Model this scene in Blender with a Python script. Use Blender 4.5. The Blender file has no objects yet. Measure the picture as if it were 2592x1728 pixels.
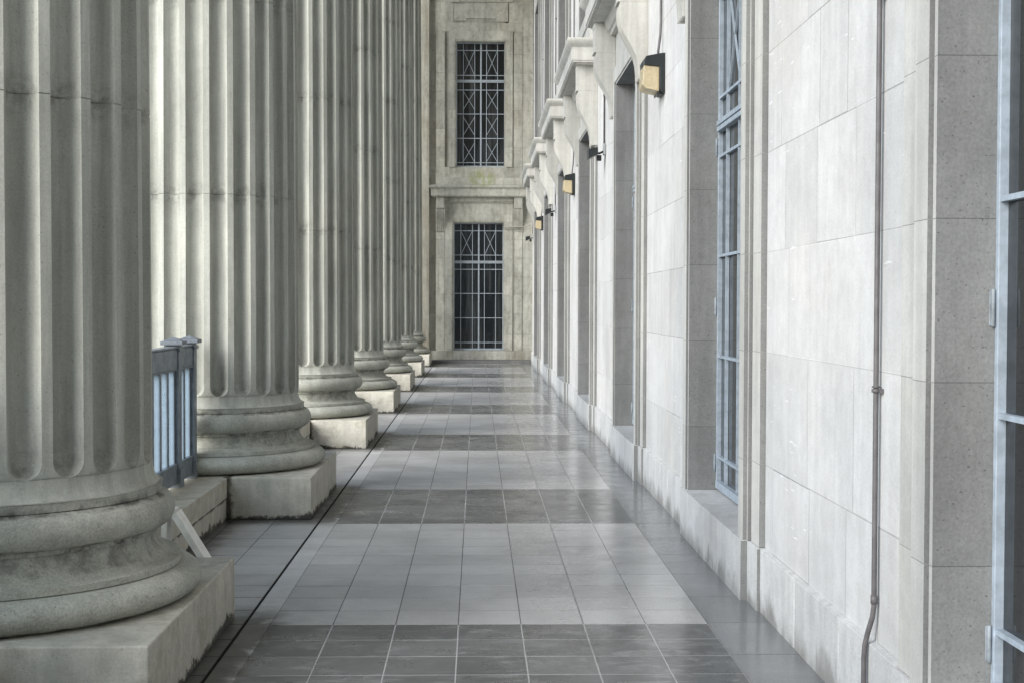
import bpy, bmesh, math, random
from mathutils import Vector, Matrix
random.seed(7)
R = math.radians
scene = bpy.context.scene
COL = scene.collection

# ------------------------------------------------------------------ camera, sky, sun, exposure
EYE = Vector((0, 0, 1.55))
YAW, PITCH, ROLL, FPX = .0258, .0267, .0026, 3432.6
fw = Vector((math.sin(YAW)*math.cos(PITCH), math.cos(YAW)*math.cos(PITCH), -math.sin(PITCH)))
rt = Vector((math.cos(YAW), -math.sin(YAW), 0)); up = rt.cross(fw)
rt2 = math.cos(ROLL)*rt + math.sin(ROLL)*up; up2 = -math.sin(ROLL)*rt + math.cos(ROLL)*up
cam_data = bpy.data.cameras.new('camera'); cam = bpy.data.objects.new('camera', cam_data); COL.objects.link(cam)
M4 = Matrix((rt2, up2, -fw)).transposed().to_4x4(); M4.translation = EYE
cam.matrix_world = M4
cam_data.sensor_width = 36; cam_data.lens = FPX/2592*36; cam_data.clip_start = .05; cam_data.clip_end = 3000
scene.camera = cam

SUN_EL, SUN_ROT = 28, 227          # veiled sun over the open left side
world = bpy.data.worlds.new('World'); scene.world = world; world.use_nodes = True
wn = world.node_tree.nodes; wl = world.node_tree.links
sky = wn.new('ShaderNodeTexSky'); sky.sky_type = 'NISHITA'; sky.sun_disc = False
sky.sun_elevation = R(SUN_EL); sky.sun_rotation = R(SUN_ROT)
sky.air_density = 1.1; sky.dust_density = .9; sky.ozone_density = 1.5
wl.new(sky.outputs[0], wn['Background'].inputs[0]); wn['Background'].inputs[1].default_value = .135
sd = bpy.data.lights.new('sun', 'SUN'); sd.energy = 3.0; sd.angle = R(46); sd.color = (1, .985, .965)
sun = bpy.data.objects.new('sun', sd); COL.objects.link(sun)
a, e = R(SUN_ROT), R(SUN_EL)
sdir = Vector((math.sin(a)*math.cos(e), math.cos(a)*math.cos(e), math.sin(e)))
sun.rotation_euler = sdir.to_track_quat('Z', 'Y').to_euler(); sun.location = (-30, -5, 25)
scene.view_settings.view_transform = 'Standard'; scene.view_settings.look = 'None'
scene.view_settings.gamma = 1; scene.view_settings.exposure = .98
scene.cycles.max_bounces = 10; scene.cycles.diffuse_bounces = 6

# ------------------------------------------------------------------ materials
class NT:
    def __init__(s, m): s.t = m.node_tree; s.n = s.t.nodes; s.l = s.t.links
    def new(s, k, **kw):
        o = s.n.new(k)
        for a_, v in kw.items(): setattr(o, a_, v)
        return o
    def val(s, x, sock):
        if isinstance(x, (int, float)): sock.default_value = x
        elif isinstance(x, (tuple, list)): sock.default_value = tuple(x) + ((1,) if len(x) == 3 and sock.type == 'RGBA' else ())
        else: s.l.new(x, sock)
    def math(s, op, a_, b=0, c=0, clamp=False):
        o = s.new('ShaderNodeMath', operation=op, use_clamp=clamp); s.val(a_, o.inputs[0]); s.val(b, o.inputs[1]); s.val(c, o.inputs[2]); return o.outputs[0]
    def noise(s, vec, scale, detail=4, rough=.55, dist=0):
        o = s.new('ShaderNodeTexNoise'); s.l.new(vec, o.inputs['Vector']); o.inputs['Scale'].default_value = scale
        o.inputs['Detail'].default_value = detail; o.inputs['Roughness'].default_value = rough; o.inputs['Distortion'].default_value = dist; return o.outputs['Fac']
    def scale(s, vec, v):
        o = s.new('ShaderNodeVectorMath', operation='MULTIPLY'); s.l.new(vec, o.inputs[0]); o.inputs[1].default_value = v; return o.outputs[0]
    def ramp(s, x, a_, b, lo=0., hi=1.):
        o = s.new('ShaderNodeMapRange', interpolation_type='SMOOTHSTEP'); s.val(x, o.inputs[0])
        for i, v in enumerate((a_, b, lo, hi)): o.inputs[1+i].default_value = v
        return o.outputs[0]
    def mix(s, f, a_, b, mode='MIX'):
        o = s.new('ShaderNodeMix', data_type='RGBA', blend_type=mode); s.val(f, o.inputs[0]); s.val(a_, o.inputs[6]); s.val(b, o.inputs[7]); return o.outputs[2]

def base_mat(name):
    m = bpy.data.materials.new(name); m.use_nodes = True
    n = NT(m); b = m.node_tree.nodes['Principled BSDF']; return m, n, b

def coords(n, world_pos=False, rnd=False):
    if world_pos: v = n.new('ShaderNodeNewGeometry').outputs['Position']
    else: v = n.new('ShaderNodeTexCoord').outputs['Object']
    raw = v
    if rnd:
        oi = n.new('ShaderNodeObjectInfo'); o = n.new('ShaderNodeVectorMath', operation='ADD'); n.l.new(v, o.inputs[0])
        sc = n.math('MULTIPLY', oi.outputs['Random'], 37.0); cb = n.new('ShaderNodeCombineXYZ')
        for i in range(3): n.l.new(sc, cb.inputs[i])
        n.l.new(cb.outputs[0], o.inputs[1]); v = o.outputs[0]
    return raw, v

def stone(name, base, warm=(.42, .33, .2), big=.18, streak=.12, speck=.14, pits=.5, rough=.85, bump=.25, stain=0., warmamt=.25,
          foot=0., foot_h=.2, mould=0., moss=None, marks=0., rnd=False, brown=0.):
    m, n, b = base_mat(name)
    raw, v = coords(n, rnd=rnd)
    tone = n.new('ShaderNodeAttribute', attribute_name='tone').outputs['Fac']
    sep = n.new('ShaderNodeSeparateXYZ'); n.l.new(raw, sep.inputs[0]); X, Y, Z = sep.outputs
    c = n.mix(1, base, tone, 'MULTIPLY')
    nb = n.noise(v, 1.3, 6, .6, .05)
    c = n.mix(n.math('MULTIPLY', n.ramp(n.noise(v, .7, 5, .6, .1), .45, .75), warmamt), c, warm, 'MIX')
    c = n.mix(1, c, n.ramp(nb, .3, .7, 1-big, 1+big*.5), 'MULTIPLY')
    vs = n.scale(v, (7, 7, .45)); ns = n.noise(vs, 1.6, 5, .6, .3)
    c = n.mix(1, c, n.ramp(ns, .35, .68, 1-streak, 1+streak*.5), 'MULTIPLY')
    mid = n.noise(v, 11, 6, .65, .0); c = n.mix(1, c, n.ramp(mid, .3, .7, 1-big*.55, 1+big*.45), 'MULTIPLY')
    fine = n.noise(v, 95, 3, .7); c = n.mix(1, c, n.ramp(fine, .3, .7, 1-speck, 1+speck), 'MULTIPLY')
    pit = n.noise(v, 105, 2, .5); pm = n.ramp(pit, .66, .74)
    c = n.mix(n.math('MULTIPLY', pm, pits), c, (.07, .068, .06))
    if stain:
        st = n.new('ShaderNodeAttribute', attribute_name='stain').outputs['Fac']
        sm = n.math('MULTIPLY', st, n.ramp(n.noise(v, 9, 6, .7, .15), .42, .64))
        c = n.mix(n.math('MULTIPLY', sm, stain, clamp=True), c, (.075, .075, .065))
    if brown:
        bm_ = n.ramp(n.noise(n.scale(v, (5, 5, .6)), 1.1, 5, .6, .7), .42, .68)
        side = n.ramp(X, -.95, -1.5)
        low = n.math('MULTIPLY', n.ramp(Z, .5, .05), n.ramp(n.noise(v, 1.7, 3), .35, .6))
        top = n.math('MULTIPLY', n.ramp(n.noise(n.scale(v, (6, 6, .5)), .9, 4, .6, .4), .5, .7), .55)
        amt = n.math('MULTIPLY', n.math('MAXIMUM', n.math('MAXIMUM', side, low), top), n.math('ADD', n.math('MULTIPLY', bm_, .7), .3))
        c = n.mix(n.math('MULTIPLY', amt, brown, clamp=True), c, (.17, .125, .065))
        gm = n.math('MULTIPLY', n.ramp(n.noise(n.scale(v, (4, 4, 2.2)), 1.8, 6, .7, .5), .47, .64), brown*.55)
        c = n.mix(gm, c, (.15, .145, .115))
    if foot:
        wav = n.math('ADD', Z, n.math('MULTIPLY', n.noise(n.scale(v, (3.2, 3.2, 1.6)), 1.5, 5, .6, .8), -foot_h*2.2))
        fm = n.ramp(wav, -foot_h*.45, -foot_h*1.25)
        c = n.mix(n.math('MULTIPLY', fm, foot), c, (.17, .165, .15))
    if mould:
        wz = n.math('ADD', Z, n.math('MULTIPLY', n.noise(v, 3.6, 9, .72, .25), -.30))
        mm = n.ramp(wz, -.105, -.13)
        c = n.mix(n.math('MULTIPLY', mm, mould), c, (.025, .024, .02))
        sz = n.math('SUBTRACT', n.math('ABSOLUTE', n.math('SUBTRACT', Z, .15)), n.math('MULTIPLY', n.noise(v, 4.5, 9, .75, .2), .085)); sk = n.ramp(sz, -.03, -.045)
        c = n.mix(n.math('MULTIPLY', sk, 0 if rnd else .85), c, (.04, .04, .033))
        jx = n.math('ABSOLUTE', n.math('SUBTRACT', X, .275 if rnd else 99)); jm = n.ramp(n.math('SUBTRACT', jx, n.math('MULTIPLY', n.noise(v, 9, 7, .75, .3), .15)), -.03, -.065)
        c = n.mix(n.math('MULTIPLY', jm, mould if rnd else 0), c, (.03, .03, .024))
        mq = n.math('MULTIPLY', n.ramp(n.noise(v, 2.6, 8, .75, .3), .50, .66), .5)
        c = n.mix(mq, c, (.2, .19, .14))
    if moss:
        mx, mz, rx, rz = moss
        dx = n.math('DIVIDE', n.math('SUBTRACT', X, mx), rx); dz = n.math('DIVIDE', n.math('SUBTRACT', Z, mz), rz)
        d = n.math('ADD', n.math('MULTIPLY', dx, dx), n.math('MULTIPLY', dz, dz))
        mk = n.math('MULTIPLY', n.ramp(d, 1.2, .1), n.ramp(n.noise(n.scale(v, (4, 4, 1)), 3.5, 4, .6, .5), .38, .58))
        c = n.mix(n.math('MULTIPLY', mk, .5), c, (.24, .28, .045))
    if marks:
        k1 = n.ramp(n.noise(n.scale(v, (1, 2.2, 26)), 2.3, 2, .5), .70, .74)
        k2 = n.ramp(n.noise(v, 1.1, 2), .5, .6)
        c = n.mix(n.math('MULTIPLY', n.math('MULTIPLY', k1, k2), marks), c, (.8, .82, .84))
    n.l.new(c, b.inputs['Base Color'])
    n.val(n.ramp(mid, .3, .7, rough-.08, min(1, rough+.08)), b.inputs['Roughness'])
    b.inputs['Specular IOR Level'].default_value = .25
    h = n.math('ADD', n.math('MULTIPLY', mid, .5), n.math('ADD', n.math('MULTIPLY', fine, .22), n.math('MULTIPLY', pm, -.35)))
    bp = n.new('ShaderNodeBump'); bp.inputs['Strength'].default_value = bump; bp.inputs['Distance'].default_value = .02
    n.l.new(h, bp.inputs['Height']); n.l.new(bp.outputs[0], b.inputs['Normal'])
    return m

def plain(name, base, rough=.5, metal=0., spec=.5, dirt=.2, bump=.03, scale=20, trans=0.):
    m, n, b = base_mat(name)
    raw, v = coords(n)
    f = n.noise(v, scale, 5, .6)
    c = n.mix(1, base, n.ramp(f, .3, .7, 1-dirt, 1+dirt*.4), 'MULTIPLY'); n.l.new(c, b.inputs['Base Color'])
    n.val(n.ramp(n.noise(v, scale*.6, 4), .3, .7, max(.02, rough-.1), min(1, rough+.1)), b.inputs['Roughness'])
    b.inputs['Metallic'].default_value = metal; b.inputs['Specular IOR Level'].default_value = spec
    b.inputs['Transmission Weight'].default_value = trans
    if bump:
        bp = n.new('ShaderNodeBump'); bp.inputs['Strength'].default_value = bump; bp.inputs['Distance'].default_value = .01
        n.l.new(f, bp.inputs['Height']); n.l.new(bp.outputs[0], b.inputs['Normal'])
    return m

def tile_mat(name, base, vein, rough, big=.15, veinamt=.5, pale=.12, bump=.08, spec=.5):
    m, n, b = base_mat(name)
    raw, v = coords(n, True)
    tone = n.new('ShaderNodeAttribute', attribute_name='tone').outputs['Fac']
    c = n.mix(1, base, tone, 'MULTIPLY')
    vv = n.scale(v, (1.0, 2.4, 1)); nv = n.noise(vv, 3.2, 8, .68, 1.4)
    c = n.mix(n.math('MULTIPLY', n.ramp(nv, .48, .72), veinamt), c, vein)
    c = n.mix(1, c, n.ramp(n.noise(v, 1.2, 5, .6, .5), .3, .7, 1-big, 1+big*.6), 'MULTIPLY')
    c = n.mix(1, c, n.ramp(n.noise(v, 80, 3, .6), .3, .7, .9, 1.08), 'MULTIPLY')
    pl = n.ramp(n.noise(n.scale(v, (1, 1.6, 1)), 1.9, 7, .75, .3), .58, .78)
    c = n.mix(n.math('MULTIPLY', pl, pale), c, (.5, .5, .5))
    sep = n.new('ShaderNodeSeparateXYZ'); n.l.new(v, sep.inputs[0])
    # dirt lying along the drain and beside each column block
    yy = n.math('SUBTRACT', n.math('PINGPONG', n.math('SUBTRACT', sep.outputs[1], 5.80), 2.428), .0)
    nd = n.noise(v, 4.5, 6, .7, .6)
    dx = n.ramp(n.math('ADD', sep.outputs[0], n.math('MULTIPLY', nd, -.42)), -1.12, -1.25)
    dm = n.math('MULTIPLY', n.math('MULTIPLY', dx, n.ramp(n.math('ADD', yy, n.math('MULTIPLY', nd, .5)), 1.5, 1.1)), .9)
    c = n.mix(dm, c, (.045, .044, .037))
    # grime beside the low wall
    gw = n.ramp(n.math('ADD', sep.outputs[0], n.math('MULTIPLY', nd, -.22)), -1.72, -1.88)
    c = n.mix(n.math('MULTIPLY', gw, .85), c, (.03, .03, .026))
    n.l.new(c, b.inputs['Base Color'])
    # smoother and damp towards the building wall
    wet = n.ramp(n.math('ADD', sep.outputs[0], n.math('MULTIPLY', n.noise(v, .9, 3), .9)), .2, 1.5)
    rr = n.math('ADD', n.math('MULTIPLY', wet, -(rough-.17)), rough)
    rr = n.math('ADD', rr, n.ramp(n.noise(v, 5, 6, .65), .3, .75, -.05, .10), clamp=True)
    n.l.new(rr, b.inputs['Roughness']); b.inputs['Specular IOR Level'].default_value = .38
    bp = n.new('ShaderNodeBump'); bp.inputs['Strength'].default_value = bump; bp.inputs['Distance'].default_value = .006
    n.l.new(n.noise(v, 6, 5, .6, .3), bp.inputs['Height']); n.l.new(bp.outputs[0], b.inputs['Normal'])
    return m

M = {}
M['wall'] = stone('wall_limestone', (.555, .56, .555), warm=(.575, .54, .475), big=.10, streak=.05, speck=.06, pits=.25, bump=.2, warmamt=.4, marks=.5)
M['trim'] = stone('trim_limestone', (.53, .53, .50), warm=(.51, .485, .41), big=.10, streak=.12, speck=.06, pits=.3, bump=.16, warmamt=.3)
M['reveal'] = stone('shaded_reveal_limestone', (.25, .256, .252), warm=(.27, .26, .23), big=.12, streak=.10, speck=.10, pits=.7, bump=.3, warmamt=.2)  # limestone darkened in colour, standing in for shade on camera-facing faces
M['wallbase'] = stone('wall_base_limestone', (.56, .57, .565), warm=(.52, .48, .42), big=.12, streak=.08, speck=.09, pits=.5, bump=.3, foot=.75, foot_h=.2, marks=.2)
M['column'] = stone('column_limestone', (.392, .402, .362), warm=(.39, .37, .30), big=.09, streak=.20, speck=.07, pits=.5, bump=.3, stain=.55, rnd=True)
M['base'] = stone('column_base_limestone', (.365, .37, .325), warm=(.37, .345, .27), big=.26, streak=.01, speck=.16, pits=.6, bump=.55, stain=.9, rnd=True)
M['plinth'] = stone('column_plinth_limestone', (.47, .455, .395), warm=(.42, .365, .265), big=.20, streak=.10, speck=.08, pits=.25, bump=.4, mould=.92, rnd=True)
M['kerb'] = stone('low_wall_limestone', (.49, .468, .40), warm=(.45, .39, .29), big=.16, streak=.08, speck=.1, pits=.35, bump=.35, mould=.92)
M['end'] = stone('end_wall_limestone', (.47, .475, .425), warm=(.41, .375, .285), big=.16, streak=.13, speck=.06, pits=.25, bump=.3, warmamt=.35, brown=.6, moss=(.13, 4.95, .42, .28))
M['ceil'] = stone('ceiling_stone', (.5, .48, .43), big=.08)
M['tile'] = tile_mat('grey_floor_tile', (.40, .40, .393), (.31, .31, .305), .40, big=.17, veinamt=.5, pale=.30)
M['slate'] = tile_mat('dark_slate_tile', (.12, .124, .123), (.27, .275, .275), .30, big=.25, veinamt=.75, pale=.10, bump=.12)
M['border'] = tile_mat('border_slab', (.18, .188, .19), (.23, .235, .24), .38, big=.12, veinamt=.4, pale=.2)
M['groutd'] = tile_mat('dark_grout', (.12, .122, .12), (.2, .2, .2), .8)
M['groutl'] = tile_mat('pale_grout', (.42, .42, .41), (.25, .25, .25), .7)
M['slot'] = plain('drain_dirt', (.022, .02, .017), .9, spec=.1)
M['frame'] = plain('painted_window_metal', (.39, .455, .52), .45, dirt=.22)
M['railcap'] = plain('darkened_railing_cap', (.13, .15, .175), .5, dirt=.3)  # railing paint made darker to offset light falling on the cap tops
M['hinge'] = plain('dull_hinge_metal', (.30, .34, .37), .5, dirt=.35)
M['frameend'] = plain('weathered_window_metal', (.38, .43, .48), .5, dirt=.2)
M['rail'] = plain('painted_railing_metal', (.155, .18, .205), .4, dirt=.25)
M['pipe'] = plain('painted_conduit', (.13, .122, .125), .55, dirt=.25)
M['pipelight'] = plain('pale_conduit', (.34, .33, .29), .5, dirt=.2)
M['black'] = plain('black_metal_housing', (.018, .022, .024), .4, dirt=.3)
M['grey'] = plain('grey_junction_box', (.3, .32, .33), .4)
M['lens'] = plain('amber_refractor', (.78, .67, .45), .16, dirt=.12, scale=60, bump=.35, spec=.6)
M['lens'].node_tree.nodes['Principled BSDF'].inputs['Transmission Weight'].default_value = .45
M['lens'].node_tree.nodes['Principled BSDF'].inputs['IOR'].default_value = 1.3
M['white'] = plain('white_painted_metal', (.66, .65, .60), .4, dirt=.12)
M['pane'] = plain('pale_blue_panel', (.55, .66, .75), .25, dirt=.08)
_m = M['pane']; _n = NT(_m); _t = _n.new('ShaderNodeBsdfTranslucent'); _t.inputs[0].default_value = (.66, .76, .84, 1)
_x = _n.new('ShaderNodeMixShader'); _x.inputs[0].default_value = .65; _o = _m.node_tree.nodes['Material Output']
_n.l.new(_m.node_tree.nodes['Principled BSDF'].outputs[0], _x.inputs[1]); _n.l.new(_t.outputs[0], _x.inputs[2])
_y = _n.new('ShaderNodeMixShader'); _y.inputs[0].default_value = .78; _tr = _n.new('ShaderNodeBsdfTransparent'); _tr.inputs[0].default_value = (.76, .83, .88, 1)
_n.l.new(_x.outputs[0], _y.inputs[1]); _n.l.new(_tr.outputs[0], _y.inputs[2]); _n.l.new(_y.outputs[0], _o.inputs['Surface'])
M['red'] = plain('red_paint', (.45, .04, .03), .5)
mg, ng, bg = base_mat('dark_window_glass')
raw, v = coords(ng)
ng.l.new(ng.mix(ng.ramp(ng.noise(ng.scale(v, (5, 5, .3)), 1.5, 4, .6), .42, .8), (.010, .012, .013), (.075, .08, .08)), bg.inputs['Base Color'])
bg.inputs['Roughness'].default_value = .06; bg.inputs['Specular IOR Level'].default_value = .6
bp = ng.new('ShaderNodeBump'); bp.inputs['Strength'].default_value = .05; bp.inputs['Distance'].default_value = .02
ng.l.new(ng.noise(v, 1.5, 2), bp.inputs['Height']); ng.l.new(bp.outputs[0], bg.inputs['Normal'])
M['glass'] = mg
M['ground'] = stone('plaza_paving', (.45, .44, .41), big=.1)

# ------------------------------------------------------------------ mesh builder
class MB:
    def __init__(s, T=None): s.v = []; s.f = []; s.t = []; s.m = []; s.st = []; s.T = T or (lambda a_, b, c: (a_, b, c)); s.sm = []
    def vert(s, x, y, z, st=0.): s.v.append(s.T(x, y, z)); s.st.append(st); return len(s.v)-1
    def face(s, idx, tone=1., mat=0, smooth=False): s.f.append(tuple(idx)); s.t.append(tone); s.m.append(mat); s.sm.append(smooth)
    def quad(s, pts, tone=1., mat=0): s.face([s.vert(*p) for p in pts], tone, mat)
    def box(s, x0, x1, y0, y1, z0, z1, tone=1., mat=0):
        i = [s.vert(x, y, z) for z in (z0, z1) for y in (y0, y1) for x in (x0, x1)]
        for q in ((0, 2, 3, 1), (4, 5, 7, 6), (0, 1, 5, 4), (2, 6, 7, 3), (0, 4, 6, 2), (1, 3, 7, 5)): s.face([i[k] for k in q], tone, mat)
    def block(s, u0, u1, z0, z1, p, d, tone, g=.0016, c=.003, mat=0, cu=.011):   # ashlar face in (u,p,z): front at p, groove back at p-d
        a_ = (u0+g, u1-g, z0+g, z1-g); b = (a_[0]+cu, a_[1]-cu, a_[2]+c, a_[3]-c)
        f = [s.vert(b[0], p, b[2]), s.vert(b[1], p, b[2]), s.vert(b[1], p, b[3]), s.vert(b[0], p, b[3])]
        e_ = [s.vert(a_[0], p-c*1.3, a_[2]), s.vert(a_[1], p-c*1.3, a_[2]), s.vert(a_[1], p-c*1.3, a_[3]), s.vert(a_[0], p-c*1.3, a_[3])]
        k = [s.vert(a_[0], p-d, a_[2]), s.vert(a_[1], p-d, a_[2]), s.vert(a_[1], p-d, a_[3]), s.vert(a_[0], p-d, a_[3])]
        s.face(f, tone, mat)
        for j in range(4):
            l = (j+1) % 4
            s.face((f[j], e_[j], e_[l], f[l]), tone, mat); s.face((e_[j], k[j], k[l], e_[l]), tone*.75, mat)
    def prism(s, prof, y0, y1, tone=1., mat=0, order='xz'):             # closed polygon (x,z) extruded along y
        n_ = len(prof)
        A = [s.vert(p[0], y0, p[1]) if order == 'xz' else s.vert(y0, p[0], p[1]) for p in prof]
        B = [s.vert(p[0], y1, p[1]) if order == 'xz' else s.vert(y1, p[0], p[1]) for p in prof]
        for i in range(n_): j = (i+1) % n_; s.face((A[i], A[j], B[j], B[i]), tone, mat)
        s.face(A[::-1], tone, mat); s.face(B, tone, mat)
    def plan(s, prof, z0, z1, tone=1., mat=0, ret_mat=False):                          # open polyline (u,p) raised from z0 to z1
        A = [s.vert(p[0], p[1], z0) for p in prof]; B = [s.vert(p[0], p[1], z1) for p in prof]
        for i in range(len(prof)-1): s.face((A[i], A[i+1], B[i+1], B[i]), tone, 1 if ret_mat and abs(prof[i][0]-prof[i+1][0]) < 1e-6 else mat)  # returns take the shade-darkened stone
    def cornice(s, u0, u1, prof, tone=1., ret=1., mat=0):               # profile of (p,z), returned round both ends
        p0 = prof[0][0]; rings = []
        for p, z in prof: e_ = (p-p0)*ret; rings.append([s.vert(u0-e_, -.01, z), s.vert(u0-e_, p, z), s.vert(u1+e_, p, z), s.vert(u1+e_, -.01, z)])
        for i in range(len(rings)-1):
            for j in range(3): s.face((rings[i][j], rings[i][j+1], rings[i+1][j+1], rings[i+1][j]), tone, mat)
        s.face(rings[0], tone, mat); s.face(rings[-1][::-1], tone, mat)
    def tube(s, path, r, n_=12, mat=0, tone=1.):
        P = [Vector(p) for p in path]; rings = []
        for i, p in enumerate(P):
            d = (P[min(i+1, len(P)-1)] - P[max(i-1, 0)]).normalized()
            a_ = d.orthogonal().normalized() if i == 0 else (last - d*last.dot(d)).normalized()
            last = a_; b = d.cross(a_)
            rr = r[i] if isinstance(r, (list, tuple)) else r
            rings.append([s.vert(*(p + rr*(math.cos(t)*a_ + math.sin(t)*b))) for t in [2*math.pi*k/n_ for k in range(n_)]])
        for i in range(len(P)-1):
            for k in range(n_): s.face((rings[i][k], rings[i][(k+1) % n_], rings[i+1][(k+1) % n_], rings[i+1][k]), tone, mat, True)
        s.face(rings[0][::-1], tone, mat); s.face(rings[-1], tone, mat)
    def build(s, name, mats, parent=None, loc=(0, 0, 0), bevel=0., smooth=None):
        me = bpy.data.meshes.new(name); me.from_pydata(s.v, [], s.f)
        at = me.attributes.new('tone', 'FLOAT', 'FACE'); at.data.foreach_set('value', s.t)
        if any(s.st): me.attributes.new('stain', 'FLOAT', 'POINT').data.foreach_set('value', s.st)
        if not isinstance(mats, (list, tuple)): mats = [mats]
        for m in mats: me.materials.append(m)
        me.polygons.foreach_set('material_index', s.m)
        me.polygons.foreach_set('use_smooth', s.sm if smooth is None else [smooth]*len(s.f))
        bm = bmesh.new(); bm.from_mesh(me); bmesh.ops.recalc_face_normals(bm, faces=bm.faces); bm.to_mesh(me); bm.free()
        me.update(); o = bpy.data.objects.new(name, me); COL.objects.link(o); o.parent = parent; o.location = loc
        if bevel:
            b = o.modifiers.new('bevel', 'BEVEL'); b.width = bevel; b.segments = 2; b.limit_method = 'ANGLE'; b.angle_limit = R(35)
        return o

def tag(o, label, cat, group=None):
    o['label'] = label; o['category'] = cat
    if group: o['group'] = group
    return o
def thing(name, label, cat, loc=(0, 0, 0), group=None):
    o = bpy.data.objects.new(name, None); COL.objects.link(o); o.location = loc; o.empty_display_size = .2
    return tag(o, label, cat, group)
def dup(root, loc, label):
    r = root.copy(); COL.objects.link(r); r.location = loc; r['label'] = label
    for ch in list(root.children):
        c = ch.copy(); COL.objects.link(c); c.parent = r
        for g in list(ch.children):
            d = g.copy(); COL.objects.link(d); d.parent = c
    return r
def solid(o): o['kind'] = 'thing'; return o
def struct(o): o['kind'] = 'structure'; return o
def rt_(a_=.06): return 1 + random.uniform(-a_, a_)

# ------------------------------------------------------------------ layout numbers (metres)
BAY = 4.856                       # column and window spacing
XW = 1.465                        # face of the long wall
S0 = 2.22                         # near edge of the first window surround
XP, A, HP = -1.196, 1.753, .305   # inner face, side and height of the column blocks
XC = XP - A/2                     # column centre line
YC0 = 4.948 + A/2                 # centre of the nearest column seen
YE = 36.8                         # end wall
ZC = 12.2                         # ceiling
COURSE = [.32, .745, 1.315, 1.82, 2.32, 2.82, 3.32, 3.79, 4.3, 4.8, 5.3, 5.8, 6.3, 6.8, 7.3, 7.8, 8.3, 8.8, 9.3, 9.8, 10.3, 10.9, 11.5, ZC]
TS = .3046; TX0 = -1.0017; YB = 6.559

# ------------------------------------------------------------------ floor
def floor_tile(f, x0, x1, y0, y1, mat, tone, g=.002, gy=None):
    z = random.uniform(-.0003, .0003); c = .0012; gy = gy if gy is not None else g
    g *= random.uniform(.8, 1.3); gy *= random.uniform(.6, 1.35)
    a_ = (x0+g, x1-g, y0+gy, y1-gy); t = [f.vert(a_[0]+c, a_[2]+c, z), f.vert(a_[1]-c, a_[2]+c, z), f.vert(a_[1]-c, a_[3]-c, z), f.vert(a_[0]+c, a_[3]-c, z)]
    k = [f.vert(a_[0], a_[2], -.003), f.vert(a_[1], a_[2], -.003), f.vert(a_[1], a_[3], -.003), f.vert(a_[0], a_[3], -.003)]
    f.face(t, tone, mat)
    for j in range(4): l = (j+1) % 4; f.face((t[j], k[j], k[l], t[l]), tone, mat)
f = MB()
y = YB - BAY*4; XR = TX0 + 7*TS
NB, NL = 6, 10
while y < YE-.9:
    db = 1.80/NB; dl = (BAY-1.80)/NL
    yb0 = y - 1.80
    for i in range(NB):
        for j in range(7):
            floor_tile(f, TX0+j*TS, TX0+(j+1)*TS, yb0+i*db, yb0+(i+1)*db, 1, rt_(.2), .0022, .004)
    for i in range(NL):
        for j in range(7):
            floor_tile(f, TX0+j*TS, TX0+(j+1)*TS, y+i*dl, y+(i+1)*dl, 0, rt_(.09), .0017, .0045)
    f.quad([(TX0, yb0, -.0012), (XR, yb0, -.0012), (XR, y, -.0012), (TX0, y, -.0012)], 1, 4)
    f.quad([(TX0, y, -.0012), (XR, y, -.0012), (XR, y+BAY-1.8, -.0012), (TX0, y+BAY-1.8, -.0012)], 1, 3)
    for i in range(16):
        h = BAY/16
        if i % 2 == 0:
            floor_tile(f, XR, XW-.02, yb0+i*h, yb0+(i+2)*h, 2, rt_(.08), .002, .004)
    for (xa, xb) in ((-2.4, -1.752), (-1.752, -1.4475), (-1.4475, -1.133)):
        for i in range(16): floor_tile(f, xa, xb, yb0+i*h, yb0+(i+1)*h, 0, rt_(.07), .002, .004)
    for i in range(0, 16, 2): floor_tile(f, -1.117, TX0, yb0+i*h, yb0+(i+2)*h, 0, 1.25*rt_(.04), .0012)
    f.quad([(XR, yb0, -.0012), (XW, yb0, -.0012), (XW, yb0+BAY, -.0012), (XR, yb0+BAY, -.0012)], .9, 3)
    f.quad([(-2.4, yb0, -.0012), (-1.131, yb0, -.0012), (-1.131, yb0+BAY, -.0012), (-2.4, yb0+BAY, -.0012)], .8, 3)
    f.quad([(-1.120, yb0, -.0012), (TX0, yb0, -.0012), (TX0, yb0+BAY, -.0012), (-1.120, yb0+BAY, -.0012)], 1., 4)
    y += BAY
ya, yb = YB-BAY*4-1.8, y-1.8
f.quad([(-1.131, ya, -.03), (-1.120, ya, -.03), (-1.120, yb, -.03), (-1.131, yb, -.03)], 1, 5)
for x in (-1.131, -1.120): f.quad([(x, ya, -.03), (x, yb, -.03), (x, yb, -.0012), (x, ya, -.0012)], 1, 5)
f.box(-3.0, 2.2, ya, YE+1, -1.5, -.035, 1, 6)
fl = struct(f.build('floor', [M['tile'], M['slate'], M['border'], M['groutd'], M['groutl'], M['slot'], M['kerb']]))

g = MB(); g.quad([(-900, -900, -1.45), (900, -900, -1.45), (900, 900, -1.45), (-900, 900, -1.45)]); struct(g.build('ground', M['ground']))

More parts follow.
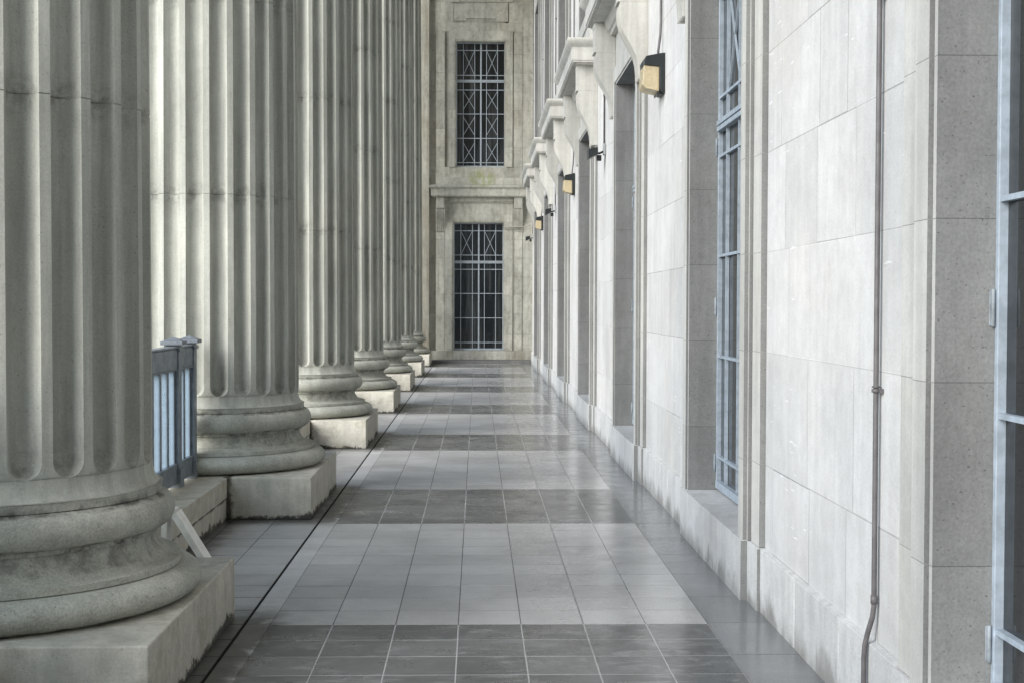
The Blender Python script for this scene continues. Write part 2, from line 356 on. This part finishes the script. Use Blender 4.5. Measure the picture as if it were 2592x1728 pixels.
# ------------------------------------------------------------------ columns
def column_shaft():
    mb = MB(); N = 24; n_in = 9; HW = .373*2*math.pi/N          # half angle of a flute
    z0 = HP + .565; hr = HW*.668                               # start of flutes; half width in metres
    joints = [2.36, 3.81, 5.26, 6.7, 8.15, 9.6, 11.0]
    zs = [HP+.480, HP+.488, HP+.498, HP+.512, HP+.528, HP+.545, z0-.012]
    zs += [z0 + hr*(1-math.cos(t*math.pi/2/8)) for t in range(0, 9)]
    zz = z0+hr+.12
    while zz < ZC-.1: zs.append(zz); zz += .28
    for j in joints: zs += [j-.2, j-.1, j-.03, j-.004, j, j+.004, j+.03, j+.1, j+.2]
    zs += [ZC-.1, ZC]; zs = sorted(set(round(q, 4) for q in zs))
    rings = []
    for z in zs:
        R0 = .668 - .004*max(0, z-1.2) - .0012*max(0, z-3)**1.4
        t = max(0, (HP+.56-z)/.086)
        if z < HP+.56: R0 += .052*(1-math.sqrt(max(0, 1-t*t)))
        st = 0
        for j in joints:
            st = max(st, math.exp(-((z-j)/.07)**2))
            if abs(z-j) < .0035: R0 -= .006
        if z0 < z < z0+.22: st = max(st, .9*(1-(z-z0)/.22))
        if z <= z0: k = .002
        elif z < z0+hr: q = (z0+hr-z)/hr; k = math.sqrt(max(.00001, 1-q*q))
        else: k = 1
        dep = .074*k if z > z0 else 0
        ring = []
        for i in range(N):
            c = 2*math.pi*i/N
            for s_ in range(n_in):
                u = -1 + 2*s_/(n_in-1); th = c + u*HW*k
                r = R0 - dep*math.sqrt(max(0, 1-u*u*.999))*(1 if abs(u) < .999 else 0)
                ring.append(mb.vert(r*math.cos(th), r*math.sin(th), z, st*(1 if abs(u) < .9 else .4)))
        rings.append(ring)
    n_ = N*n_in
    for a_ in range(len(rings)-1):
        for i in range(n_):
            j = (i+1) % n_; fl_ = (i % n_in) != n_in-1
            mb.face((rings[a_][i], rings[a_][j], rings[a_+1][j], rings[a_+1][i]), 1, 0, True)
    return mb
def column_base():
    mb = MB(); P = []
    def arc(cz, cr, rr, rz, a0, a1, n_):
        for i in range(n_+1): t = R(a0+(a1-a0)*i/n_); P.append((cr+rr*math.cos(t), cz+rz*math.sin(t)))
    P.append((.78, HP-.002)); arc(.371, .786, .090, .066, -86, 84, 16)        # lower torus
    P += [(.762, .438), (.790, .441), (.790, .467), (.776, .470)]
    for i in range(0, 12):                                                     # scotia
        t = i/11*math.pi/2; P.append((.672 + .100*(1-math.sin(t)), .470 + .104*(1-math.cos(t))))
    P += [(.692, .579), (.692, .597)]
    arc(.671, .692, .071, .074, -88, 88, 14)                                   # upper torus
    P += [(.708, .747), (.708, .782), (.712, .784), (.62, .7855)]
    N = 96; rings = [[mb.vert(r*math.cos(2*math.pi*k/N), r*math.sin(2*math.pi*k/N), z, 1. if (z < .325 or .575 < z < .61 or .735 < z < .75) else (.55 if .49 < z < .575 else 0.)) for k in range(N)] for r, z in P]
    for i in range(len(P)-1):
        for k in range(N): mb.face((rings[i][k], rings[i][(k+1) % N], rings[i+1][(k+1) % N], rings[i+1][k]), 1, 0, True)
    return mb
def sharp(o, ang=38):
    me = o.data; bm = bmesh.new(); bm.from_mesh(me)
    for e_ in bm.edges:
        if len(e_.link_faces) == 2 and e_.calc_face_angle(0) > R(ang): e_.smooth = False
    bm.to_mesh(me); bm.free()
ordn = ['nearest the viewer, cut by the left edge', 'second from the viewer, right behind the metal railing', 'third from the viewer', 'fourth from the viewer',
        'fifth from the viewer', 'sixth from the viewer', 'farthest from the viewer, beside the end wall']
lab = 'fluted column on a square block, '
c0 = thing('fluted_column', lab+ordn[0], 'column', (XC, YC0, 0), 'row of fluted columns along the open side')
solid(c0); sh = column_shaft().build('shaft', M['column'], c0); sharp(sh)
bs = column_base().build('base', M['base'], c0); sharp(bs, 45)
pm_ = MB(); pm_.box(-A/2, A/2, -A/2, A/2, 0, HP); pm_.build('plinth', M['plinth'], c0, bevel=.007)
for i in range(1, 7): dup(c0, (XC, YC0+i*BAY, 0), lab+ordn[i])
dup(c0, (XC, YC0-BAY, 0), 'fluted stone column on a square block, outside the photo')

# low walls between the column blocks
names = ['between the nearest and the second column, under the railing', 'between the second and the third column', 'between the third and the fourth column', 'between the fourth and the fifth column',
         'between the fifth and the sixth column', 'between the sixth and the farthest column']
for i in range(-1, 6):
    ya, yb = YC0+A/2+i*BAY+.004, YC0-A/2+(i+1)*BAY-.004
    mb = MB(); ym = (ya+yb)/2 + .25
    for (p, q) in ((ya, ym-.002), (ym+.002, yb)):
        mb.box(-2.34, -1.80, p, q, .158, HP-.004, rt_(.05))
        mb.box(-2.335, -1.806, p, q, -.03, .154, rt_(.05))
    mb.box(-2.32, -1.815, ya, yb, -.03, HP-.02, .5)
    o = mb.build('low_wall', M['kerb'], bevel=.005)
    solid(o); tag(o, 'low stone kerb wall ' + (names[i] if i >= 0 else 'before the nearest column, outside the photo'), 'low wall', 'low stone walls between the columns')

# metal railings on the low walls
def railing(ya, yb, label):
    t = thing('metal_railing', label, 'railing', (XC, ya, HP-.004))
    L = yb-ya; posts = [L-.08, L-.58, L-1.72, .08] if L > 2.2 else [.08, L-.08]
    for p in posts:
        m = MB(); m.box(-.045, .045, p-.045, p+.045, 0, .97); m.box(-.058, .058, p-.058, p+.058, 0, .13); m.box(-.056, .056, p-.056, p+.056, .93, .955)
        po = m.build('post', M['rail'], t, bevel=.004)
        m = MB(); m.box(-.075, .075, p-.075, p+.075, .972, .998)
        i = [m.vert(x, yy, .9985) for x, yy in ((-.065, p-.065), (.065, p-.065), (.065, p+.065), (-.065, p+.065))]; tp = m.vert(0, p, 1.025)
        for k in range(4): m.face((i[k], i[(k+1) % 4], tp))
        m.build('cap', M['railcap'], po, bevel=.002)
    ps = sorted(posts)
    for a_, b in zip(ps[:-1], ps[1:]):
        a_ += .047; b -= .047
        m = MB(); m.box(-.035, .035, a_, b, .81, .945); m.box(-.04, .04, a_, b, .948, .962); m.box(-.039, .039, a_, b, .80, .809); m.build('top_rail', M['rail'], t, bevel=.003)
        m = MB(); m.box(-.03, .03, a_, b, .03, .155); m.box(-.036, .036, a_, b, .157, .168); m.build('bottom_rail', M['rail'], t, bevel=.003)
        m = MB(); m.box(.008, .0145, a_, b, .169, .799); m.build('panel', M['pane'], t)
        n_ = max(1, round((b-a_)/.2)); w = (b-a_)/n_
        for k in range(n_+1):
            c = a_ + k*w; w0, w1 = max(a_, c-.026), min(b, c+.026)
            m = MB(); m.box(-.018, .018, w0, w1, .169, .799); m.build('baluster', M['rail'], t)
railing(YC0+.80, YC0+BAY-.78, 'dark blue-grey metal railing with square posts, between the nearest two columns')
railing(YC0-BAY+.80, YC0-.78, 'dark metal railing added before the nearest column, outside the photo')  # unseen railing, added to shade the nearest column block

# white folding stand behind the nearest column block
solid(c0)
st = thing('folding_stand', 'small white folding trestle standing on the tiles behind the nearest column block', 'stand', (-1.70, 7.55, 0))
def board(name, pa, pb, w, th, nm):
    m = MB(); a_, b = Vector(pa), Vector(pb); d = (b-a_).normalized(); nrm = Vector((d.z, 0, -d.x))
    i = [m.vert(*(q + s_*nrm*th/2 + Vector((0, yy, 0)))) for q in (a_, b) for s_ in (-1, 1) for yy in (-w/2, w/2)]
    for q in ((0, 1, 3, 2), (4, 6, 7, 5), (0, 2, 6, 4), (1, 5, 7, 3), (0, 4, 5, 1), (2, 3, 7, 6)): m.face([i[k] for k in q])
    m.build(name, nm, st, bevel=.003)
board('leg', (.03, 0, .40), (.27, 0, .01), .14, .035, M['white']); board('leg', (-.02, 0, .37), (-.03, 0, 0), .14, .03, M['white'])
m = MB(); m.box(-.035, .035, -.075, .075, .385, .42); m.build('hinge', M['white'], st, bevel=.004)

# ------------------------------------------------------------------ facade kit, all in (u along the wall, p out of the wall, z)
def window(T, parent, u0, u1, z0, z1, upper, mat, pf=-.165, hinge=False, mullion_out=.0):
    W = u1-u0; fr = MB(T); w = .025
    def bar(a_, b, c, d, t0=0., t1=.03): fr.box(a_, b, pf+t0, pf+t1, c, d)
    bar(u0, u0+w, z0, z1, 0, .032); bar(u1-w, u1, z0, z1, 0, .032); bar(u0+w, u1-w, z0, z0+.05, .001, .039); bar(u0+w, u1-w, z1-.03, z1, .001, .039)
    H_ = z1-z0; zt = z0 + .692*H_
    bar(u0+w, u1-w, zt-.035, zt-.004, 0, .045); bar(u0+w, u1-w, zt+.004, zt+.035, .002, .047)
    o = fr.build('window', mat, parent, bevel=.003)
    gb = MB(T)
    um = [.143, .377, .618, .844]
    for t in um: gb.box(u0+t*W-.008, u0+t*W+.008, pf+.004, pf+.026, z0+.052, z1-.032)
    gb.box(u0+.503*W-.02, u0+.503*W+.02, pf+.002, pf+.034, z0+.051, z1-.031)
    rows = [z0+.06*H_, z0+.253*H_, z0+.445*H_, z0+.635*H_, zt+.055*H_, z1-.062*H_]
    if upper: rows = [z0+.04*H_, z0+.235*H_, z0+.43*H_, z0+.622*H_, zt+.047*H_, z1-.062*H_]
    for zr in rows: gb.box(u0+w+.001, u1-w-.001, pf+.003, pf+.0275, zr-.009, zr+.009)
    cells = [(rows[4], rows[5])] + ([(rows[0]+.02, rows[1]-.12), (rows[1]+.08, rows[2]-.08), (rows[2]+.12, rows[3]-.03)] if upper else [])
    for (za, zb) in cells:
        for (ta, tb) in ((um[0], um[1]), (um[2], um[3])):
            for s_ in (0, 1):
                ua, ub = u0+(ta if s_ == 0 else tb)*W, u0+(tb if s_ == 0 else ta)*W
                i = [gb.vert(ua-.007, q, za) for q in (pf+.006, pf+.018)] + [gb.vert(ua+.007, q, za) for q in (pf+.006, pf+.018)] + \
                    [gb.vert(ub-.007, q, zb) for q in (pf+.006, pf+.018)] + [gb.vert(ub+.007, q, zb) for q in (pf+.006, pf+.018)]
                for q in ((0, 1, 5, 4), (2, 6, 7, 3), (0, 4, 6, 2), (1, 3, 7, 5)): gb.face([i[k] for k in q])
    gb.build('glazing_bars', mat, o)
    gl = MB(T); gl.box(u0+.001, u1-.001, pf-.03, pf+.002, z0, z1); gl.build('glass', M['glass'], o)
    if hinge:
        for zh in (.505, 1.545, 2.60):
            hg = MB(T); hg.box(u1-.004, u1-.0005, pf+.02, pf+.050, zh-.055, zh+.055); hg.tube([(u1-.009, pf+.040, zh-.058), (u1-.009, pf+.040, zh+.058)], .0065, 8); hg.build('hinge', M['hinge'], o, bevel=.002)
    return o

def surround(T, parent, u0, u1, z0, z1, aw, bw, pa, pb, mats, zlist, top, ends=True, base=.32):
    """stepped surround of one opening: outer band bw wide, architrave aw wide, reveal"""
    mb = MB(T); RV = -.165
    for sgn in (0, 1):
        if sgn == 0: f_ = lambda u: u0 + u
        else: f_ = lambda u: u1 - u
        prof = [(-aw-bw, .0), (-aw-bw, -.007), (-aw-bw+.014, -.007), (-aw-bw+.014, pb), (-aw-.04, pb), (-aw-.04, pb-.024), (-aw-.024, pb-.024), (-aw-.024, pb+.016), (-aw, pb+.016), (-aw, pa),
                (-.042, pa), (-.042, pa-.03), (-.028, pa-.03), (-.028, pa-.012), (0, pa-.012)]
        rev = [(0, pa-.012), (0, RV-.03)]
        zl = sorted(set([z0, z1+.022, z1+aw, top] + [q for q in zlist if z0 < q < top-.05 and abs(q-z1) > .06]))
        for a_, b in zip(zl[:-1], zl[1:]):
            t = rt_(.05)
            k = len(prof) if b < z1+.03 else 10 if b < z1+aw+.001 else 9
            P = [(f_(u), p) for u, p in prof[:k]]
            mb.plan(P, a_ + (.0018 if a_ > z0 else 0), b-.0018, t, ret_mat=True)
            mb.plan([(u, p) for u, p in P], b-.0018, b+.0018, .55)
            if a_ < z1:
                b2 = min(b, z1)
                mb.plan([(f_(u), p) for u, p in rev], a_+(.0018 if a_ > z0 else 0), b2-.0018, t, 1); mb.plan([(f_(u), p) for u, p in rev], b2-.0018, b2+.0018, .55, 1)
    # head of the architrave and lintel soffit
    for (ha, hb, p) in ((z1, z1+.022, pa-.012), (z1+.022, z1+aw, pa), ):
        mb.quad([(u0-.022 if p < pa else u0-aw, p, ha), (u1+.022 if p < pa else u1+aw, p, ha), (u1+.022 if p < pa else u1+aw, p, hb), (u0-.022 if p < pa else u0-aw, p, hb)])
    mb.quad([(u0-.022, pa-.012, z1+.022), (u1+.022, pa-.012, z1+.022), (u1+.022, pa, z1+.022), (u0-.022, pa, z1+.022)])
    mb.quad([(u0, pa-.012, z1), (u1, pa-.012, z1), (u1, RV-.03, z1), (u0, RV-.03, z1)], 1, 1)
    mb.quad([(u0-aw, pa, z1+aw), (u1+aw, pa, z1+aw), (u1+aw, .0, z1+aw), (u0-aw, .0, z1+aw)])
    mb.box(u0-aw, u1+aw, -.05, pb+.012, z1+aw+.001, top)
    return mb.build('surround', mats, parent)

def console(T, parent, u0, w, z0, z1, d, mat):
    h = z1-z0; cap = z0+.68*h
    crv = [(.0, .075), (.10, .076), (.2, .082), (.3, .098), (.4, .128), (.5, .165), (.58, .196), (.66, .22), (.76, .238), (.86, .246), (.95, .243), (1, .232)]
    mb = MB(T); n_ = 9; sw = w/n_
    for k in range(n_):
        off = 0 if k % 2 == 0 and k not in (0, n_-1) else .008 if k in (0, n_-1) else -.008
        if k in (2, 4, 6): off = .008
        P = [(-.01, z0)] + [(p*d/.27+off, z0+t*(cap-z0)) for t, p in crv] + [(-.01, cap)]
        mb.prism(P, u0+k*sw, u0+(k+1)*sw, 1, 0, 'yz')
    mb.cornice(u0+.006, u0+w-.006, [(d*.95, cap+.001), (d*.95, z1-.05), (d*.97, z1-.045), (d*.97, z1)], ret=0)
    mb.cornice(u0+.001, u0+w-.001, [(d*.975, cap+.002), (d*.985, cap+.012), (d*.975, cap+.022)], ret=0)
    return mb.build('console', mat, parent)

def hood(T, parent, u0, u1, z0, d, mat):
    mb = MB(T)
    prof = [(d-.05, z0-.016), (d-.05, z0), (d-.012, z0), (d-.012, z0+.018), (d, z0+.022), (d, z0+.175), (d+.004, z0+.178)]
    for i in range(0, 9): t = i/8; prof.append((d+.004+.06*math.sin(t*math.pi/2), z0+.18+.085*t))
    prof += [(d+.060, z0+.275), (d+.05, z0+.282), (.10, z0+.33)]
    mb.cornice(u0, u1, prof, ret=1)
    mb.cornice(u0+.28, u1-.28, [(.09, z0-.15), (.10, z0-.12), (.12, z0-.11), (.13, z0-.09), (.15, z0-.05), (.16, z0-.017)], ret=.0)
    return mb.build('hood', mat, parent)

# ------------------------------------------------------------------ long wall
TSd = lambda u, p, z: (XW-p, u, z)
lw = thing('side_wall', 'long pale ashlar wall on the right with tall windows under bracketed hoods', 'wall')
O0, O1 = .17, 1.93; AW, BW = .17, .25; PA, PB = .065, .028
TOP1, TOP2 = 3.80, 8.66
solid(lw); mas = MB(TSd); pl_ = MB(TSd)
K = list(range(-2, 7))
def ashlar(mb, u0, u1, zl, p, L=.73, tv=.075, d=.008, mat=0, phase=0.):
    for i in range(len(zl)-1):
        us = [u0]; x = u0 - random.uniform(0, .1) + (L if i % 2 else L/2) + phase
        while x < u1-.16: us.append(x if x-u0 > .12 else u0+.2); x += L*random.choice((1, 1, 1, .82, .6))
        us.append(u1)
        for a_, b in zip(us[:-1], us[1:]):
            g0, g1, h0, h1 = (random.uniform(.0008, .0042) for _ in range(4)); t = rt_(tv)
            mb.quad([(a_+g0, p, zl[i]+h0*1.15), (b-g1, p, zl[i]+h1*1.15), (b-g1, p, zl[i+1]-h0*1.15), (a_+g0, p, zl[i+1]-h1*1.15)], t, mat)
            mb.quad([(a_, p-.0005, zl[i]), (b, p-.0005, zl[i]), (b, p-.0005, zl[i+1]), (a_, p-.0005, zl[i+1])], random.choice((.5, .6, .7, .75, 1.15)), mat)
for k in K:
    s = S0 + k*BAY; e0 = s+O1+AW+BW; e1 = min(s+BAY-BW, YE)
    ashlar(mas, e0, e1, COURSE, 0)
    # plain masonry over hood and between the storeys
    zs = [5.05, 5.22]; ashlar(mas, s-BW, e0, [q for q in (4.62, 5.02)], .0)
    ashlar(mas, s-BW, e0, [9.1, 9.6, 10.3, 10.9, 11.5, ZC], 0)
mas.box(-8, YE+.5, -.55, -.2, -.2, ZC)          # core of the wall
for k in K:
    s = S0 + k*BAY; e0 = s+O1+AW+BW; e1 = min(s+BAY-BW, YE)
    mas.box(e0+.001, e1-.001, -.199, -.003, -.2, ZC)
    mas.box(s-BW, e0, -.199, -.0075, 9.08, ZC)
    mas.box(s-BW, e0, -.199, -.0075, 4.2, 5.19)
mas.build('masonry', M['wall'], lw)
for k in K:
    s = S0 + k*BAY; e0 = s+O1+AW+BW; e1 = min(s+BAY-BW, YE)
    # base course: wall plinth, band base, sill block
    n_ = 3; L = (e1-e0)/n_
    for i in range(n_):
        pl_.block(e0+i*L, e0+(i+1)*L, -.01, .318, .027, .02, rt_(.05)); 
    pl_.box(e0+.002, e1-.002, -.0, .021, -.01, .314, .8)
    pl_.quad([(e0, .024, .318), (e1, .024, .318), (e1, -.004, .322), (e0, -.004, .322)], 1.)
    for (a_, b) in ((s-BW, s-.0), (s+O1+AW, e0)): pl_.box(a_, b, -.02, .042, -.01, .319, rt_(.05))
    nn = 3; w = (O1+AW)/nn
    for i in range(nn): pl_.box(s+i*w+.001, s+(i+1)*w-.001, -.2, .077, -.01, .321, rt_(.04))
for k in K:
    s = S0 + k*BAY
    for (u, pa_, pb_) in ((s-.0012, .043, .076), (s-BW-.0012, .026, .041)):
        pl_.box(u-.001, u, pa_, pb_, .0, .316, 1., 1)  # thin plates painting shade onto the base course returns
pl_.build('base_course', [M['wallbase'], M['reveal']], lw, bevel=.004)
for k in K:
    s = S0 + k*BAY; u0, u1 = s+O0, s+O1
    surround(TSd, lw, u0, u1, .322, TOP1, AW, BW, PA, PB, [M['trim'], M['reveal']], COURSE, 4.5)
    h = hood(TSd, lw, s-BW-.09, s+O1+AW+BW+.09, 4.48, .325, M['trim'])
    for uu in (s-BW+.005, s+O1+AW+.005): console(TSd, h, uu, BW-.012, 3.5, 4.462, .27, M['trim'])
    window(TSd, lw, u0+.001, u1-.001, .34, TOP1-.002, False, M['frame'], hinge=k < 3)
    if k >= 2:
        sl = MB(TSd); sl.box(s-BW+.02, s+O1+AW+BW-.02, -.02, .09, 4.80, 5.03); sl.box(s-.06, s+O1+AW+.06, -.2, .11, 5.03, 5.2); sl.build('sill', M['trim'], lw, bevel=.005)
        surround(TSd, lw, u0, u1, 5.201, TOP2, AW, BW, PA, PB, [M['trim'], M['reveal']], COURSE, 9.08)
        window(TSd, lw, u0+.001, u1-.001, 5.22, TOP2-.002, True, M['frame'])
    else:
        sl = MB(TSd); sl.box(s-BW, s+O1+AW+BW, -.199, -.001, 5.19, 9.08, 1); sl.build('masonry', M['wall'], lw)

# ------------------------------------------------------------------ end wall
TEd = lambda u, p, z: (u, YE-p, z)
ew = thing('end_wall', 'weathered brown-stained stone wall closing the far end, with two barred windows', 'wall')
solid(ew); mas = MB(TEd)
ashlar(mas, -4.4, -1.13, COURSE, .0, .9, .14)
ashlar(mas, 1.22, 1.6, COURSE, .02, .9, .1)
ashlar(mas, -1.13, 1.22, [4.98, 5.27], .03, .52, .16)
ashlar(mas, -1.13, 1.22, [8.92, 9.15], .0, .8, .12); ashlar(mas, -1.13, -.66, [9.15, 9.7], .0, .5, .12); ashlar(mas, .84, 1.22, [9.15, 9.7], .0, .5, .12)
ashlar(mas, -1.13, 1.22, [9.7, 10.3, 10.9, 11.5, ZC], .0, .8, .12)
for (a_, b, c, d) in ((-4.4, -.66, -.2, ZC), (.73, 1.6, -.2, ZC), (-.66, .73, -.2, .30), (-.66, .73, 3.82, 5.24), (-.66, .84, 8.66, ZC)): mas.box(a_, b, -.4, -.008, c, d, .8)
mas.box(-4.4, 1.6, -.6, -.41, -.2, ZC)
mas.prism([(-.62, 9.2), (-.31, 9.2), (-.31, 9.27), (.5, 9.27), (.5, 9.18), (.82, 9.18), (.82, 9.70), (-.62, 9.70)], .012, -.05, 1.05)
mas.box(-.75, .95, -.01, .05, 9.70, 9.8, 1.)
mas.build('masonry', M['end'], ew)
# pilaster strips under the brackets
pb_ = MB(TEd)
for (a_, b) in ((-1.12, -.875), (.975, 1.222)):
    zl = [.32] + [q for q in COURSE if .4 < q < 3.4] + [3.53]
    for c, d in zip(zl[:-1], zl[1:]): pb_.block(a_, b, c, d, .045, .05, rt_(.1))
    zl = [5.27] + [q for q in COURSE if 5.5 < q < 8.7] + [8.92]
    for c, d in zip(zl[:-1], zl[1:]): pb_.block(a_, b, c, d, .035, .05, rt_(.14))
pb_.box(-1.9, -1.3, -.01, .14, 0, ZC, .9)
pb_.build('pilasters', M['end'], ew)
bc = MB(TEd); w = 3.3/5
for i in range(5): bc.block(-1.75+i*w, -1.75+(i+1)*w, .08, .318, .09, .12, rt_(.12))
bc.quad([(-1.75, .087, .318), (1.55, .087, .318), (1.55, -.02, .325), (-1.75, -.02, .325)])
bc.build('base_course', M['end'], ew)
stp = MB(TEd); stp.box(-1.45, 1.44, .0, .9, -.01, .085, .55); struct(stp.build('step', M['reveal'], None, bevel=.006))
def end_surround(u0, u1, z0, z1, top, aw):
    mb = MB(TEd)
    for sgn in (0, 1):
        f_ = (lambda u: u0+u) if sgn == 0 else (lambda u: u1-u)
        zl = [z0] + [q for q in COURSE if z0+.2 < q < top-.05] + [top]
        for a_, b in zip(zl[:-1], zl[1:]):
            P = [(f_(u), p) for u, p in ((-aw, 0), (-aw, .06), (-.04, .06), (-.04, .045), (0, .045), (0, -.22))]; t = rt_(.13)
            mb.plan(P, a_, b-.003, t); mb.plan(P, b-.003, b, .55)
    mb.box(u0-aw+.002, u1+aw-.002, -.01, .058, z1+.04, top-.002, 1.02); mb.box(u0-.04, u1+.04, -.3, .046, z1, z1+.0395, .9)
    mb.build('surround', M['end'], ew)
end_surround(-.64, .715, .325, 3.775, 4.0, .235)
end_surround(-.575, .75, 5.27, 8.645, 8.92, .2)
mb = MB(TEd); mb.box(-.875, .975, -.01, .04, 4.0, 4.3, 1.02); mb.cornice(-.86, .96, [(.07, 4.3), (.09, 4.33), (.11, 4.345), (.12, 4.44)], ret=.2); mb.box(-1.12, 1.22, -.01, .075, 4.80, 4.98, 1.05)
mb.build('frieze', M['end'], ew, bevel=.004)
h = MB(TEd)
h.cornice(-1.205, 1.335, [(.24, 4.445), (.24, 4.46), (.26, 4.463), (.26, 4.475), (.28, 4.48), (.28, 4.655), (.29, 4.66), (.31, 4.69), (.335, 4.70), (.34, 4.745), (.33, 4.755), (.08, 4.80)])
ho = h.build('hood', M['end'], ew)
for uu in (-1.115, .98): console(TEd, ho, uu, .24, 3.53, 4.44, .22, M['end'])
window(TEd, ew, -.639, .714, .326, 3.774, False, M['frameend'], pf=-.17)
window(TEd, ew, -.574, .749, 5.271, 8.644, True, M['frameend'], pf=-.17)
# conduit on the end wall
cd = MB(); yq = YE-.10
cd.tube([(.965, yq+.02, .33), (.965, yq+.02, 4.3)], .009, 8)
cd.tube([(.73, yq, 3.64), (1.25, yq, 3.66), (1.36, yq-.05, 3.68), (1.43, yq-.12, 3.72)], .014, 8); cd.tube([(.74, yq, 3.60), (1.19, yq, 3.61)], .009, 8)
tag(cd.build('end_conduit', M['pipelight']), 'thin pale conduit running up and across the right side of the far end wall', 'conduit')

# ceiling; unseen rear wall added behind the camera to cut light
rw = MB(); rw.box(-2.4, 1.7, -9.3, -8.9, -.1, ZC); tag(solid(rw.build('added_rear_wall', M['wall'])), 'plain stone wall added behind the viewer, outside the photo', 'wall')
ce = MB(); ce.box(-3.2, 2.2, -9.5, YE+.6, ZC, ZC+1.5); struct(ce.build('ceiling', M['ceil']))

# ------------------------------------------------------------------ wall fixtures
def wall_lamp():
    t = thing('wall_lamp', '', 'lamp', (XW, 10.6, 3.21), 'square lamps on the side wall')
    m = MB(); m.prism([(0, 0.0), (-.03, -.0), (-.045, .03), (-.045, .205), (-.165, .215), (-.168, .255), (-.15, .285), (-.02, .31), (0, .31)], 0, .27)
    m.box(-.036, -.012, .11, .16, .305, .325); m.box(-.055, -.015, .02, .05, -.012, .012)
    m.build('housing', M['black'], t, bevel=.005)
    m = MB(); m.prism([(-.046, .012), (-.150, .035), (-.178, .065), (-.166, .2135), (-.046, .2035)], .012, .258); lz = m.build('lens', M['lens'], t, bevel=.006)
    m = MB(); m.box(-.150, -.08, .075, .195, .075, .16); m.build('reflector', M['white'], lz)
    m = MB()
    for yy in (.02, .25): m.tube([(-.047, yy, .0), (-.047, yy, .012)], .009, 8)
    m.box(-.052, -.044, .0, .27, -.004, .01); m.build('latch', M['black'], t)
    return t
LL = ['nearest black wall lamp with an amber lens, fed by a conduit from above', 'middle one of the three black wall lamps with amber lenses', 'farthest and smallest black wall lamp with an amber lens']
l0 = wall_lamp(); l0['label'] = LL[0]
for i in (1, 2): dup(l0, (XW, 10.6+i*2*BAY, 3.21), LL[i])

def flood():
    t = thing('floodlight', '', 'floodlight', (XW, 15.5, 3.30), 'small floodlights on the side wall')
    m = MB(); m.box(-.03, 0, -.055, .055, -.04, .09); m.build('junction_box', M['grey'], t, bevel=.008)
    m = MB(); m.tube([(-.03, 0, .0), (-.075, 0, -.02), (-.10, .0, -.015)], .012, 8); m.build('arm', M['black'], t)
    m = MB(); a_ = [Vector((-.095, y_, z_)) for y_ in (-.08, .08) for z_ in (-.035, .045)]
    i = [m.vert(*q) for q in a_] + [m.vert(-.205, y_*1.15, z_*1.25-.035) for y_ in (-.08, .08) for z_ in (-.045, .045)]
    for q in ((0, 2, 3, 1), (4, 5, 7, 6), (0, 1, 5, 4), (2, 6, 7, 3), (0, 4, 6, 2), (1, 3, 7, 5)): m.face([i[k] for k in q])
    m.build('lamp_head', M['black'], t, bevel=.004)
    m = MB(); m.box(-.105, -.05, -.03, .03, -.105, -.04); m.build('sensor', M['black'], t, bevel=.008)
    return t
FL = ['nearest small black floodlight on a grey box, past the second wall window', 'middle small black floodlight on the side wall, between the middle and farthest wall lamps', 'farthest small black floodlight, next to the corner with the end wall']
f0 = flood(); f0['label'] = FL[0]
for i in (1, 2): dup(f0, (XW, 15.5+i*2*BAY*(.999 if i == 1 else 1.02), 3.30), FL[i])

def conduit(y_, z0, z1, label, kick=.0):
    m = MB(); x = XW-.018
    P = [(x, y_, z1), (x, y_, z0+.25), (x-.004, y_, z0+.15), (x-.02, y_, z0+.03), (x-.02, y_, z0)] if kick else [(x, y_, z1), (x, y_, z0)]
    t = thing('conduit', label, 'conduit', (0, 0, 0), 'conduits down the side wall')
    m.tube(P, .0105, 10); m.build('pipe', M['pipe'], t)
    z = z0+.55
    while z < z1: 
        c = MB(); c.tube([(x, y_, z-.012), (x, y_, z+.012)], .016, 10); c.box(x+.004, XW+.002, y_-.03, y_-.008, z-.01, z+.01); c.build('clip', M['pipe'], t); z += 1.45
conduit(10.74, 3.53, ZC, 'conduit dropping to the nearest black wall lamp', 1)
conduit(10.74+2*BAY, 3.53, ZC, 'conduit dropping to the middle black wall lamp', 1)
conduit(10.74+4*BAY, 3.53, ZC, 'conduit dropping to the farthest black wall lamp', 1)
conduit(15.5, 3.39, ZC, 'conduit dropping to the nearest small floodlight')
conduit(15.5+2*BAY*.999, 3.39, ZC, 'conduit dropping to the middle small floodlight')
conduit(15.5+4*BAY*1.02, 3.39, ZC, 'conduit dropping to the farthest small floodlight by the corner')
# the full-height pipe near the camera
t = thing('downpipe', 'full-height dark grey pipe on the nearest stretch of pale wall, bending near the floor', 'pipe')
m = MB(); x = XW-.02; yp = 4.87
m.tube([(x, yp, ZC), (x, yp, .52), (x, yp, .46), (x-.003, yp+.006, .42), (x-.014, yp+.024, .36), (x-.022, yp+.035, .31), (x-.024, yp+.038, .26), (x-.024, yp+.038, .0)], .0098, 14)
m.build('pipe', M['pipe'], t)
for z in (1.245, 2.66, 4.1, 5.55, 7.0):
    c = MB(); c.tube([(x, yp, z-.006), (x, yp, z+.006)], .0165, 14); c.tube([(x, yp, z+.011), (x, yp, z+.017)], .0155, 14); c.box(x+.006, XW+.002, yp-.032, yp-.010, z-.008, z+.008); c.build('clip', M['pipe'], t)
c = MB(); c.tube([(x, yp, .47), (x, yp, .50)], .0125, 14); c.build('coupling', M['pipe'], t)
